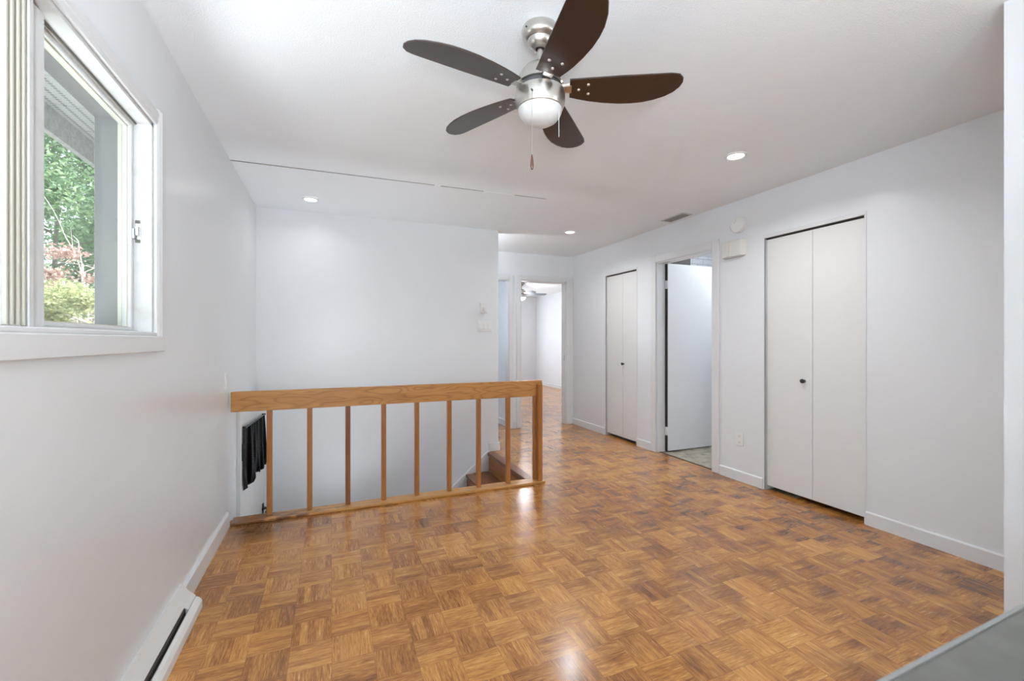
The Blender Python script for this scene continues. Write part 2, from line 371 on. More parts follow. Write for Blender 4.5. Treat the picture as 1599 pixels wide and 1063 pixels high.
# left wall: window hole, entry door hole
WY0, WY1, WZ0, WZ1 = .78, 2.08, 1.245, 2.05
DY0, DY1, DZ1 = 3.765, 4.555, LOW + 1.985
b = newbm(); slab(b, -4.32, 4.68, LOW - .1, CH, XLo, XL, [(WY0, WY1, WZ0, WZ1), (DY0, DY1, LOW, DZ1)], 'X')
struct('wall_left', b, 'wall_paint', 'white wall with the sliding window')
b = newbm(); slab(b, -4.32, 4.68, LOW - .1, CH + .1, XLo - .006, XLo - .0005, [(WY0, WY1, WZ0, WZ1), (DY0, DY1, LOW, DZ1)], 'X')
struct('wall_outside_left', b, 'siding', 'outside face of the left wall')
# wall behind the stairs
b = newbm(); box(b, XL, 1.715, 4.56, 4.68, LOW - .1, CH); struct('wall_back', b, 'wall_paint', 'white wall behind the stairwell')
b = newbm(); box(b, XL, 1.70, 3.35, 3.475, LOW - .1, -.12); struct('wall_stair_front', b, 'wall_paint', 'stairwell wall below the railing')
b = newbm(); box(b, 1.62, 1.72, 3.475, 4.56, LOW - .1, -.12); struct('wall_stair_end', b, 'wall_paint', 'wall under the top step')
b = newbm(); box(b, -.80, XL, 4.68, 8.6, -.12, CH); struct('wall_left_rear', b, 'wall_paint', 'hall wall beyond the stairwell')
# hall end wall with two doorways
b = newbm(); slab(b, XL, XR + .115, 0, CH, 5.62, 5.74, [(1.50, 2.27, 0, 2.06), (2.447, 3.171, 0, 2.07)], 'Y')
struct('wall_end', b, 'wall_paint', 'white wall at the end of the hall with two doorways')
# right wall with closets and bathroom opening
C1 = (4.165, 4.785); BD = (3.064, 3.83); C2 = (1.807, 2.535)
b = newbm(); slab(b, .67, 5.62, 0, CH, XR, XR + .115, [(C1[0], C1[1], 0, 2.06), (BD[0], BD[1], 0, 2.07), (C2[0], C2[1], 0, 2.062)], 'X')
struct('wall_right', b, 'wall_paint', 'long white wall with two closets and the bathroom doorway')
# partition stub at the right edge of the view
b = newbm(); box(b, 2.247, 4.5, .665, .788, 0, CH); struct('wall_partition', b, 'wall_paint', 'end of a white partition wall at the right edge')
# room behind the camera
b = newbm(); slab(b, XL, 4.5, 0, CH, -4.32, -4.20, [(-.5, 3.7, .25, 2.35)], 'Y'); struct('wall_rear', b, 'wall_paint', 'wall behind the camera with patio glazing')
b = newbm(); slab(b, -4.2, .665, 0, CH, 4.38, 4.5, [(-3.1, -.9, .6, 2.3)], 'X'); struct('wall_kitchen', b, 'wall_paint', 'kitchen side wall with a wide window')
# bedroom
b = newbm(); box(b, 5.35, 5.5, 5.62, 11.3, 0, CH); struct('wall_bedroom_right', b, 'wall_paint', 'bright right wall of the far bedroom')
b = newbm(); slab(b, 2.27, 5.5, 0, CH, 11.18, 11.3, [(2.75, 4.25, .9, 2.1)], 'Y'); struct('wall_bedroom_end', b, 'wall_paint', 'end wall of the far bedroom')
b = newbm(); box(b, 2.30, 2.40, 5.74, 11.18, 0, CH); struct('wall_bedroom_left', b, 'wall_paint', 'partition between the two bedrooms')
b = newbm(); box(b, 3.4, 5.5, 5.56, 5.66, 0, CH); struct('wall_bedroom_near', b, 'wall_paint', 'near wall of the far bedroom')
b = newbm(); box(b, XL, 2.30, 8.5, 8.6, 0, CH); struct('wall_small_bedroom_end', b, 'wall_paint', 'end wall of the small bedroom')
# bathroom
b = newbm(); box(b, 4.0, 5.5, 4.84, 4.96, 0, CH); struct('wall_bathroom_tiled', b, 'subway_tile', 'white subway tiled bathroom wall')
b = newbm(); box(b, 5.4, 5.5, 2.3, 4.84, 0, CH); struct('wall_bathroom_end', b, 'subway_tile', 'tiled bathroom end wall')
b = newbm(); box(b, 3.4, 5.5, 2.62, 2.7, 0, CH); struct('wall_bathroom_near', b, 'wall_paint', 'near bathroom wall')
# closet interiors
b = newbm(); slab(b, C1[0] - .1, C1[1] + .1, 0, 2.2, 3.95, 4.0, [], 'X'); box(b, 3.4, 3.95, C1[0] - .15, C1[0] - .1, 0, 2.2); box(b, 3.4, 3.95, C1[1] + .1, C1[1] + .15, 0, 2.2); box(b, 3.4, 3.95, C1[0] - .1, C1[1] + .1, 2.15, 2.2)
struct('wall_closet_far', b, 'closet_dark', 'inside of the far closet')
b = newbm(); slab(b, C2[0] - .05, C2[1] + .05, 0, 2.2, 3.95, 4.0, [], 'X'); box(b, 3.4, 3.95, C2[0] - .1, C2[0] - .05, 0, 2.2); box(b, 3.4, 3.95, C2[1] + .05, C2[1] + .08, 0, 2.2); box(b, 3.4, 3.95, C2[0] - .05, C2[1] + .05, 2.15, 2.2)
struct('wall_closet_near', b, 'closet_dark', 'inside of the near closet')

# ------------------------------------------------------------------ baseboards (profile with eased top)
def baseboard(name, side, a0, a1, pos, label, h=.088, t=.013):
    b = newbm(); s = 1 if side in ('+X', '+Y') else -1
    pts = [(pos, 0.0005), (pos + s * t, 0.0005), (pos + s * t, h - .008), (pos + s * (t - .004), h - .002), (pos + s * .004, h), (pos, h)]
    prism(b, pts, a0, a1, 'Y' if side[1] == 'X' else 'X')
    return struct(name, b, 'trim_white', label)
baseboard('baseboard_left', '+X', 2.40, 3.36, XL, 'white baseboard along the left wall', h=.10, t=.016)
baseboard('baseboard_left_rear', '+X', -4.2, -.2, XL, 'baseboard behind the camera')
baseboard('baseboard_right_near', '-X', .789, 1.795, XR, 'white baseboard right of the near closet')
baseboard('baseboard_right_middle', '-X', 2.548, 2.984, XR, 'white baseboard under the outlet')
baseboard('baseboard_right_door', '-X', 3.91, 4.15, XR, 'short white baseboard between bathroom and far closet')
baseboard('baseboard_right_far', '-X', 4.80, 5.60, XR, 'white baseboard at the far end of the right wall')
baseboard('baseboard_partition', '-X', .666, .787, 2.247, 'baseboard on the partition end')
baseboard('baseboard_bedroom', '-X', 5.75, 11.17, 5.35, 'white baseboard in the far bedroom')
baseboard('baseboard_bedroom_left', '-X', 5.75, 8.49, 2.30, 'white baseboard in the small bedroom')
baseboard('baseboard_end', '-Y', 2.27 + .07, 2.375, 5.62, 'short white baseboard between the two end doorways')
# baseboard block wrapping the end of the wall behind the stairs
b = newbm(); box(b, 1.602, 1.73, 4.546, 4.694, 0.0005, .092, bev=.004); struct('baseboard_back', b, 'trim_white', 'short white baseboard block at the top of the stairs')

# ------------------------------------------------------------------ door casings
def casing(parent, axis, pos, s, a0, a1, zt, w=.07, t=.014, right=None, depth=.115):
    """flat casing round an opening on plane pos, facing s; plus jamb lining and stop"""
    r = w if right is None else right
    for (u0, u1, z0, z1) in ((a0 - w, a0, 0.001, zt + w), (a1, a1 + r, 0.001, zt + w), (a0, a1, zt, zt + w)):
        b = newbm(); lo, hi = sorted((pos, pos + s * t))
        if axis == 'X': box(b, lo, hi, u0, u1, z0, z1, bev=.003, seg=1)
        else: box(b, u0, u1, lo, hi, z0, z1, bev=.003, seg=1)
        obj('door_casing', b, 'trim_white', parent)
    lo, hi = sorted((pos - s * .0, pos - s * depth))
    for (u0, u1, z0, z1) in ((a0 - .001, a0 + .012, 0.001, zt), (a1 - .012, a1 + .001, 0.001, zt), (a0, a1, zt - .012, zt + .001)):
        b = newbm()
        if axis == 'X': box(b, lo, hi, u0, u1, z0, z1)
        else: box(b, u0, u1, lo, hi, z0, z1)
        obj('jamb', b, 'trim_white', parent)
d = tag(empty('door_1', (2.81, 5.62, 0)), 'open bedroom doorway with white casing at the hall end', None, None, 'structure'); d.location = (0, 0, 0)
casing(d, 'Y', 5.62, -1, 2.447, 3.171, 2.07, w=.066, right=.112)
bx('strike_plate', 'chrome', d, 3.156, 3.1595, 5.64, 5.67, .93, 1.0)
d = tag(empty('door_2'), 'narrow sliver of a doorway beside the bedroom doorway', None, None, 'structure')
casing(d, 'Y', 5.62, -1, 1.50, 2.27, 2.06, w=.06)
d = tag(empty('door_3'), 'open white bathroom door with casing', None, None, 'structure')
casing(d, 'X', XR, -1, BD[0], BD[1], 2.07, w=.078)
pl = bx('door_panel', 'door_cool', d, 3.402, 4.13, 3.782, 3.817, .012, 2.062, bev=.002, seg=1)
for z in (.23, 1.83):
    h = newbm(); box(h, 3.385, 3.402, 3.79, 3.818, z - .045, z + .045); tube(h, (3.395, 3.785, z - .045), (3.395, 3.785, z + .045), .006, seg=10)
    obj('hinge', h, 'trim_white', d)
bx('hinge_gap_shade', 'dark_gap', d, 3.392, 3.4015, 3.786, 3.817, .01, 2.06)  # dark strip filling the hinge gap, its shade painted in
bx('threshold', 'dark_gap', d, 3.318, 3.335, BD[0] + .012, BD[1] - .012, -.001, .004)
kn = newbm(); lathe(kn, [(.0, 0), (.026, 0), (.026, .006), (.010, .010), (.010, .03), (.026, .045), (.027, .06), (.016, .07), (0, .072)], 24, (4.07, 3.782, .95), 'Y', cap=False)
for v in kn.verts: v.co.y = 3.782 - (v.co.y - 3.782)
obj('door_knob', kn, 'chrome', d, True)

# ------------------------------------------------------------------ bifold closets
def bifold(name, label, y0, y1, ztop, fold, knob_y, knob_z, gapz):
    d = tag(empty(name), label, None, None, 'structure')
    x0, x1 = XR + .018, XR + .046
    bx('door_panel', 'door_white', d, x0, x1, y0 + .006, fold - .0015, gapz, ztop - .013, bev=.002, seg=1)
    bx('door_panel', 'door_white', d, x0, x1, fold + .0015, y1 - .008, gapz, ztop - .013, bev=.002, seg=1)
    bx('fold_hinge', 'plastic_grey', d, x0 + .006, x1 - .004, fold - .0012, fold + .0012, gapz + .02, ztop - .04)
    bx('top_track', 'dark_gap', d, XR + .012, XR + .075, y0 + .001, y1 - .001, ztop - .010, ztop + .001)
    k = newbm(); lathe(k, [(.0, 0), (.011, 0), (.009, .010), (.010, .016), (.0165, .022), (.0165, .028), (.011, .034), (0, .035)], 24, (0, 0, 0), 'X', cap=False)
    for v in k.verts: v.co = Vector((x0 - v.co.x, v.co.y + knob_y, v.co.z + knob_z))
    o = obj('knob', k, 'black_metal', d, True); o['label'] = 'small round black knob'
    # thin bead round the opening
    t = newbm(); box(t, XR - .004, XR + .008, y0 - .012, y0, 0.001, ztop + .024); box(t, XR - .004, XR + .008, y1, y1 + .012, 0.001, ztop + .024)
    obj('side_bead', t, 'trim_white', d)
    t = newbm(); box(t, XR - .005, XR + .012, y0 - .014, y1 + .014, ztop, ztop + .026, bev=.002, seg=1); obj('head_bead', t, 'trim_white', d)
    return d
bifold('door_4', 'tall white bifold closet door nearest the camera with black knob', C2[0], C2[1], 2.056, 2.161, 2.222, .914, .036)
bifold('door_5', 'narrow white bifold closet door left of the bathroom', C1[0], C1[1], 2.050, 4.455, 4.434, .935, .034)

# ------------------------------------------------------------------ window_1 (sliding, left wall)
win = tag(empty('window_1'), 'white sliding window in the left wall', None, None, 'structure')
cw = .062
t = newbm()
pts = [(XL - .001, 0), (XL + .010, 0), (XL + .016, .012), (XL + .013, .022), (XL + .018, .036), (XL + .014, .052), (XL + .006, cw), (XL - .001, cw)]
def cas_v(y, s):
    bb = newbm(); prism(bb, [(px, y + s * q) for px, q in pts], WZ0 - .065, WZ1 + cw, 'Z'); return bb
obj('window_casing', cas_v(WY1, 1), 'trim_white', win)
obj('window_casing', cas_v(WY0, -1), 'trim_white', win)
bb = newbm(); prism(bb, [(px, WZ1 + q) for px, q in pts], WY0, WY1, 'Y'); obj('window_casing', bb, 'trim_white', win)
bx('window_apron', 'trim_white', win, XL - .001, XL + .018, WY0 - cw - .006, WY1 + cw + .006, WZ0 - .068, WZ0 - .008, bev=.003, seg=1)
bx('window_sill', 'trim_white', win, XL - .055, XL + .012, WY0, WY1, WZ0 - .008, WZ0 + .006, bev=.003, seg=1)
# jamb liner
XG = -.70
fr = newbm()
box(fr, XG - .02, XL - .002, WY1 - .012, WY1, WZ0, WZ1); box(fr, XG - .02, XL - .002, WY0, WY0 + .012, WZ0, WZ1)
box(fr, XG - .02, XL - .002, WY0, WY1, WZ1 - .012, WZ1); box(fr, XG - .02, XL - .045, WY0, WY1, WZ0, WZ0 + .012)
box(fr, XG + .012, XG + .018, WY0, WY1, WZ1 - .022, WZ1 - .012)
obj('window_frame', fr, 'window_vinyl', win)
gg = newbm(); box(gg, XG + .019, XG + .0225, WY0 + .012, WY1 - .012, WZ1 - .0165, WZ1 - .012); box(gg, XG + .0005, XG + .004, WY1 - .016, WY1 - .012, WZ0 + .012, WZ1 - .02)
obj('track_gap', gg, 'grime', win)
# right hand sash (outer), 1.43 .. 2.068
def sash(x0, x1, y0, y1, z0, z1, wl, wr, wt, wbm, glassx, label):
    s = newbm(); box(s, x0, x1, y0, y0 + wl, z0, z1, bev=.0025, seg=1); box(s, x0, x1, y1 - wr, y1, z0, z1, bev=.0025, seg=1)
    box(s, x0, x1, y0 + wl, y1 - wr, z1 - wt, z1, bev=.0025, seg=1); box(s, x0, x1, y0 + wl, y1 - wr, z0, z0 + wbm, bev=.0025, seg=1)
    o = obj('sash', s, 'window_vinyl', win)
    p = newbm(); box(p, glassx - .002, glassx + .002, y0 + wl - .004, y1 - wr + .004, z0 + wbm - .004, z1 - wt + .004); obj('glass_pane', p, 'window_glass', o)
    q = newbm(); yy0, yy1, zz0, zz1 = y0 + wl, y1 - wr, z0 + wbm, z1 - wt
    for a in ((yy0, yy0 + .004, zz0, zz1), (yy1 - .004, yy1, zz0, zz1), (yy0, yy1, zz0, zz0 + .004), (yy0, yy1, zz1 - .004, zz1)): box(q, glassx + .002, glassx + .006, *a)
    obj('glazing_bead', q, 'track_beige', o); return o
sash(XG - .014, XG + .014, 1.385, WY1 - .016, WZ0 + .012, WZ1 - .022, .075, .020, .012, .012, XG - .004, '')
# left hand sash (inner track, just this side)
sash(XG + .018, XG + .040, WY0 + .012, 1.376, WZ0 + .006, WZ1 - .014, .03, .082, .02, .02, XG + .028, '')
bx('meeting_strip', 'window_vinyl', win, XG + .010, XG + .040, 1.395, 1.455, WZ0 + .006, WZ1 - .018, bev=.003, seg=1)
bx('meeting_strip', 'window_vinyl', win, XG + .036, XG + .047, 1.378, 1.396, WZ0 + .006, WZ1 - .018, bev=.002, seg=1)
g2 = newbm()
for q in (1.31, 1.334, 1.352, 1.370): box(g2, XG + .041, XG + .0445, q, q + .003, WZ0 + .012, WZ1 - .03)
box(g2, XG + .03, XG + .043, 1.365, 1.40, WZ0 + .006, WZ0 + .011); box(g2, XG + .034, XG + .0475, 1.366, 1.378, WZ1 - .026, WZ1 - .014)
obj('track_lines', g2, 'track_dark', win)  # thin dark lines along the sash ridges and track
g2 = newbm()
for q in (1.300, 1.320, 1.341, 1.360): box(g2, XG + .040, XG + .047, q, q + .006, WZ0 + .010, WZ1 - .026)
obj('sash_ridge', g2, 'track_beige', win)
# latch on the right jamb
l = newbm(); box(l, XG + .018, XG + .036, WY1 - .0155, WY1 - .012, 1.595, 1.665); box(l, XG + .021, XG + .033, WY1 - .026, WY1 - .015, 1.612, 1.648, bev=.002, seg=1)
box(l, XG + .012, XG + .022, WY1 - .030, WY1 - .022, 1.60, 1.64, bev=.002, seg=1)
obj('latch', l, 'chrome', win)
l = newbm(); box(l, XG + .019, XG + .034, WY1 - .0165, WY1 - .0150, 1.588, 1.60); box(l, XG + .019, XG + .034, WY1 - .0165, WY1 - .0150, 1.66, 1.672); obj('latch_screw', l, 'grime', win)
# outside reveal (brick mould), seen through the pane
o = newbm()
box(o, XLo - .004, XG - .03, WY1 - .004, WY1 + .0, WZ0 - .0, WZ1 + .0); box(o, XLo - .004, XG - .03, WY0 - .0, WY0 + .004, WZ0 - .0, WZ1 + .0)
box(o, XLo - .004, XG - .03, WY0, WY1, WZ1 - .008, WZ1 + .0); box(o, XLo - .03, XG - .03, WY0, WY1, WZ0 - .0, WZ0 + .006)
obj('outer_reveal', o, 'brickmould', win)
o = newbm(); box(o, XG - .034, XG - .022, WY1 - .014, WY1 - .004, WZ0, WZ1 - .008); box(o, XG - .034, XG - .022, WY0, WY1, WZ1 - .02, WZ1 - .008)
obj('storm_frame', o, 'track_beige', win)

# windows behind the camera and in the bedrooms (seen only from other positions)
def plain_window(name, axis, pos, a0, a1, z0, z1, label, n=2):
    wd = tag(empty(name), label, None, None, 'structure')
    f = newbm()
    def B(bm, u0, u1, v0, v1, t0, t1):
        box(bm, *((t0, t1, u0, u1) if axis == 'X' else (u0, u1, t0, t1)), v0, v1)
    B(f, a0, a0 + .05, z0, z1, pos - .03, pos + .03); B(f, a1 - .05, a1, z0, z1, pos - .03, pos + .03)
    B(f, a0, a1, z0, z0 + .05, pos - .03, pos + .03); B(f, a0, a1, z1 - .05, z1, pos - .03, pos + .03)
    for i in range(1, n): m_ = a0 + (a1 - a0) * i / n; B(f, m_ - .03, m_ + .03, z0, z1, pos - .025, pos + .025)
    obj('window_frame', f, 'window_vinyl', wd)
    p = newbm(); B(p, a0 + .04, a1 - .04, z0 + .04, z1 - .04, pos - .003, pos + .003); obj('glass_pane', p, 'window_glass', wd)
plain_window('window_2', 'Y', -4.26, -.5, 3.7, .25, 2.35, 'wide glazing behind the camera', 3)
plain_window('window_3', 'X', 4.44, -3.1, -.9, .6, 2.3, 'kitchen window', 2)
plain_window('window_4', 'Y', 11.24, 2.75, 4.25, .9, 2.1, 'far bedroom window', 2)

# ------------------------------------------------------------------ entry door (ajar) at the foot of the stairs
ed = tag(empty('door_6', (XL - .01, DY0 + .02, LOW)), 'white entry door below the railing, slightly ajar', None, None, 'structure')
ed.rotation_euler = (0, 0, R(-4.5))
L = .755
pb = newbm(); slab(pb, 0.002, L, .01, 1.965, -.02, .022, [(.26, L - .14, 1.42, 1.78)], 'X'); obj('door_panel', pb, 'door_white', ed)
for (u0, u1, v0, v1) in ((.11, .34, .16, .62), (.42, .65, .16, .62)):
    q = newbm(); 
    for a in ((u0, u1, v0, v0 + .02), (u0, u1, v1 - .02, v1), (u0, u0 + .02, v0, v1), (u1 - .02, u1, v0, v1)): box(q, .022, .028, *a)
    obj('panel_moulding', q, 'door_white', ed)
q = newbm(); box(q, -.003, .003, .26, L - .14, 1.42, 1.78); obj('door_glass', q, 'window_glass', ed)
h = newbm(); box(h, .0225, .030, .012, .036, 1.58, 1.70); obj('door_hinge', h, 'black_metal', ed)
lv = newbm(); lathe(lv, [(0, 0), (.028, 0), (.028, .008), (.012, .012), (.010, .05), (0, .05)], 20, (.022, .68, .985), 'X', cap=False); box(lv, .062, .076, .57, .69, .977, .993, bev=.004); box(lv, .022, .030, .664, .696, .94, 1.03, bev=.003)
obj('door_handle', lv, 'black_metal', ed, True)
dk = tag(empty('trim_2'), 'white casing of the entry door', None, None, 'structure')
c = newbm(); box(c, XL, XL + .016, DY0 - .075, DY0, LOW + .001, DZ1 + .03, bev=.004); box(c, XL, XL + .022, DY0 - .085, DY0 - .068, LOW + .001, DZ1 + .03, bev=.003); obj('door_casing', c, 'trim_white', dk)
c = newbm(); box(c, XL, XL + .016, DY0, 4.558, DZ1, DZ1 + .03, bev=.003); obj('door_casing', c, 'trim_white', dk)
c = newbm(); box(c, XLo, XL, DY0 - .0, DY0 + .010, LOW, DZ1); box(c, XLo, XL, DY0, 4.555, DZ1 - .01, DZ1); obj('jamb', c, 'trim_white', dk)
# black curtain hanging over the door's glass, pleated, with a ragged lower edge
cu = newbm(); NU, NV = 60, 26
ry = [(-.0, .0), (.28, .01), (.33, .05), (.55, .05), (.62, .02), (.80, .03), (1, .03)]
def low(u):
    for (a, va), (b_, vb) in zip(ry, ry[1:]):
        if a <= u <= b_: return va + (vb - va) * (u - a) / (b_ - a)
grid = []
random.seed(4)
for i in range(NU + 1):
    u = i / NU; col = []
    for j in range(NV + 1):
        v = j / NV
        zt = 1.825; zb = 1.355 + low(u)
        z = zt + (zb - zt) * v
        gather = 1 - .10 * math.sin(math.pi * v) * .3
        x = .030 + .014 * min(1, u * 3) + min(1, u * 8 + .1) * .011 * math.sin(u * 25 + 1.2 * math.sin(v * 3)) * (.5 + .7 * v) + min(1, u * 8) * .006 * math.sin(u * 57 + v * 2) * (1 - .4 * v) + .012 * v * min(1, u * 4)
        col.append(cu.verts.new((x, .018 + u * .625 * gather, z)))
    grid.append(col)
for i in range(NU):
    for j in range(NV): cu.faces.new((grid[i][j], grid[i + 1][j], grid[i + 1][j + 1], grid[i][j + 1]))
bmesh.ops.solidify(cu, geom=cu.faces[:], thickness=.0015)
ct = obj('door_curtain', cu, 'black_cloth', None, True)
ct.location = ed.location; ct.rotation_euler = ed.rotation_euler
tag(ct, 'black pleated curtain hanging on the white entry door behind the railing', 'curtain')
cr = newbm(); tube(cr, (.046, .012, 1.827), (.046, .665, 1.827), .005); box(cr, .022, .052, .034, .040, 1.82, 1.834); box(cr, .022, .052, .652, .658, 1.82, 1.834)
o = obj('curtain_rod', cr, 'black_metal', ct)

# ------------------------------------------------------------------ stairs going down to the left
st = tag(empty('staircase', (0, 0, 0)), 'brown wooden stairs descending left behind the railing', 'stairs')
NR = 6; rise = -LOW / NR; run = .25
nose = newbm(); box(nose, 1.575, 1.66, 3.478, 4.545, -.034, .004, bev=.006); obj('nosing', nose, 'stair_wood', st)
for i in range(NR):
    xr = 1.60 - i * run
    z1 = -i * rise - (.034 if i == 0 else .028)
    b = newbm(); box(b, xr - .002, xr + .016, 3.478, 4.545, -(i + 1) * rise, z1); obj('riser', b, 'stair_riser', st)
    if i < NR - 1:
        b = newbm(); box(b, xr - run - .02, xr + .0, 3.478, 4.545, -(i + 1) * rise - .028, -(i + 1) * rise, bev=.005); obj('tread', b, 'stair_wood', st)
sk_ = newbm()
sl = rise / run
def zline(x, off): return (x - 1.60) * sl + off
prism(sk_, [(1.60, .0), (1.585, .0), (.28, zline(.28, .0)), (XL + .02, LOW + .09), (XL + .02, LOW), (.25, LOW), (.28, zline(.28, -.10) - .22), (1.60, -.30)], 4.545, 4.5595, 'Y')
obj('skirt_board', sk_, 'trim_white', st)
cp = newbm(); prism(cp, [(1.60, .012), (1.578, .012), (.27, zline(.27, .012)), (.27, zline(.27, -.05)), (1.60, -.05)], 4.516, 4.5455, 'Y'); obj('skirt_cap', cp, 'trim_white', st)

# ------------------------------------------------------------------ railing
rl = tag(empty('stair_railing', (0, 0, 0)), 'honey oak railing with square balusters guarding the stairwell', 'railing')
b = newbm(); box(b, XL + .012, 1.686, 3.405, 3.447, .742, .877, bev=.003)
obj('top_rail', b, 'oak_rail', rl)
b = newbm(); box(b, XL + .018, 1.692, 3.36, 3.475, .0005, .020, bev=.004); obj('base_plate', b, 'oak_plate', rl)
hw = .017
for i, x in enumerate((-.392, -.141, .113, .366, .614, .871, 1.117, 1.376)):
    b = newbm(); box(b, -hw, hw, -hw, hw, 0, .745 - .02, bev=.002, seg=1)
    o = obj('baluster', b, 'oak_dark' if i == 2 else 'oak_baluster', rl); o.location = (x, 3.431, .020)
b = newbm(); box(b, -hw, hw, -hw, hw, 0, .725, bev=.002, seg=1); o = obj('newel_post', b, 'oak_baluster', rl); o.location = (1.628, 3.431, .02)
b = newbm(); box(b, -.021, .021, -.017, .017, 0, .826, bev=.003, seg=1); o = obj('newel_post', b, 'oak_baluster', rl); o.location = (1.652, 3.388, .02)

# ------------------------------------------------------------------ baseboard heater
ht = tag(empty('baseboard_heater', (XL, 2.4, 0)), 'long white electric baseboard heater on the floor by the left wall', 'heater'); ht.location = (0, 0, 0)
Y0 = -.15
b = newbm(); prism(b, [(XL + .001, .0), (XL + .001, .128), (XL + .014, .130), (XL + .046, .072), (XL + .043, .066), (XL + .012, .118), (XL + .010, .0)], Y0, 2.385, 'Y'); obj('top_cover', b, 'heater_white', ht)
b = newbm(); prism(b, [(XL + .056, .004), (XL + .056, .050), (XL + .062, .056), (XL + .074, .050), (XL + .085, .036), (XL + .086, .002), (XL + .010, .002), (XL + .010, .006)], Y0, 2.395, 'Y'); obj('front_cover', b, 'heater_white', ht)
b = newbm(); prism(b, [(XL + .012, .01), (XL + .012, .10), (XL + .046, .052), (XL + .046, .01)], Y0 + .01, 2.30, 'Y'); obj('heating_slot', b, 'heater_slot', ht)
b = newbm(); prism(b, [(XL + .001, .0), (XL + .001, .10), (XL + .054, .050), (XL + .054, .0)], 2.30, 2.42, 'Y'); obj('end_cap', b, 'heater_white', ht)

# ------------------------------------------------------------------ wall plates, alarms, vent
def rbox(name, m, parent, *a, **k): return bx(name, m, parent, *a, **k)
t = tag(empty('outlet'), 'white duplex outlet low on the wall beside the near closet', 'outlet')
rbox('cover_plate', 'plastic_white', t, XR - .006, XR, 2.735, 2.808, .306, .422, bev=.003)
for z in (.338, .390):
    o = newbm(); lathe(o, [(0, 0), (.0165, 0), (.0165, .003), (0, .003)], 20, (XR - .009, 2.7715, z), 'X', cap=False); o = obj('receptacle', o, 'plastic_white', t)
    s = newbm(); box(s, XR - .0096, XR - .0088, 2.7635, 2.7655, z - .004, z + .006); box(s, XR - .0096, XR - .0088, 2.777, 2.779, z - .004, z + .006); tube(s, (XR - .0096, 2.7715, z - .009), (XR - .0088, 2.7715, z - .009), .002); obj('slots', s, 'slot_dark', o)
t = tag(empty('thermostat'), 'small white thermostat with round dial above the light switches', 'thermostat')
rbox('body', 'plastic_white', t, 1.498, 1.578, 4.53, 4.56, 1.520, 1.632, bev=.005)
o = newbm(); lathe(o, [(0, .022), (.018, .022), (.021, .016), (.022, 0), (0, 0)], 24, (0, 0, 0), 'Y', cap=False)
for v in o.verts: v.co = Vector((v.co.x + 1.542, 4.531 - v.co.y, v.co.z + 1.557))
obj('dial', o, 'plastic_white', t, False)
t = tag(empty('light_switch'), 'white triple light switch plate on the wall behind the stairs', 'light switch')
rbox('cover_plate', 'plastic_white', t, 1.478, 1.638, 4.553, 4.56, 1.318, 1.43, bev=.003)
for i, x in enumerate((1.508, 1.556, 1.606)):
    rbox('rocker', 'plastic_white', t, x - .0165, x + .0165, 4.548, 4.554, 1.342, 1.408, bev=.002)
t = tag(empty('wall_plate'), 'blank white plate on the left wall just above the railing', 'wall plate')
rbox('cover_plate', 'plastic_white', t, XL, XL + .007, 3.285, 3.355, .905, 1.012, bev=.002)
rbox('rocker', 'plastic_white', t, XL + .006, XL + .011, 3.303, 3.337, .925, .992, bev=.002)
t = tag(empty('smoke_alarm'), 'round white smoke alarm high on the wall between bathroom and closet', 'smoke alarm')
o = newbm(); lathe(o, [(0, .036), (.058, .036), (.068, .030), (.072, .012), (.076, .010), (.076, 0), (0, 0)], 40, (0, 0, 0), 'X', cap=False)
for v in o.verts: v.co = Vector((XR - v.co.x, v.co.y + 2.775, v.co.z + 2.228))
smooth_(obj('alarm_body', o, 'plastic_white', t))
for yy, zz in ((2.80, 2.245), (2.785, 2.255), (2.785, 2.27)):
    o = newbm(); tube(o, (XR - .0355, yy, zz), (XR - .0375, yy, zz), .0035); obj('indicator', o, 'plastic_grey', t)
t = tag(empty('door_chime'), 'cream wedge-shaped door chime box below the smoke alarm', 'door chime')
o = newbm(); prism(o, [(2.705, XR), (2.930, XR), (2.930, XR - .035), (2.83, XR - .048), (2.735, XR - .040)], 1.955, 2.095, 'Z')
for v in o.verts: v.co = Vector((v.co.y, v.co.x, v.co.z))
bmesh.ops.bevel(o, geom=o.edges[:], offset=.003, segments=1, affect='EDGES'); obj('chime_cover', o, 'plastic_cream', t)
o = newbm(); box(o, XR - .051, XR - .030, 2.845, 2.872, 1.958, 2.092, bev=.002); obj('front_rib', o, 'plastic_cream', t)
o = newbm(); prism(o, [(2.72, XR), (2.92, XR), (2.92, XR - .03), (2.83, XR - .040), (2.74, XR - .032)], 1.948, 1.956, 'Z')
for v in o.verts: v.co = Vector((v.co.y, v.co.x, v.co.z))
obj('base_grille', o, 'plastic_grey', t)
t = tag(empty('ceiling_vent'), 'grey louvred metal vent in the ceiling by the right wall', 'vent')
o = newbm(); slab(o, 3.10, 3.225, 3.25, 3.55, CH - .006, CH, [(3.115, 3.21, 3.27, 3.53)], 'Z'); obj('vent_frame', o, 'plastic_grey', t)
o = newbm(); box(o, 3.115, 3.21, 3.27, 3.53, CH - .001, CH - .0002); obj('duct_opening', o, 'slot_dark', t)
for i in range(5):
    x = 3.122 + i * .018; o = newbm(); prism(o, [(x, CH - .0015), (x + .013, CH - .010), (x + .0145, CH - .009), (x + .0015, CH - .0005)], 3.27, 3.53, 'Y'); obj('louvre', o, 'vent_metal', t)
o = newbm(); prism(o, [(XR, 2.20), (XR - .0015, 2.20), (XR - .0015, 2.325), (XR, 2.325)], 3.895, 3.90, 'Y'); struct('trim_3', o, 'trim_white', 'hairline drywall joint above the bathroom door')

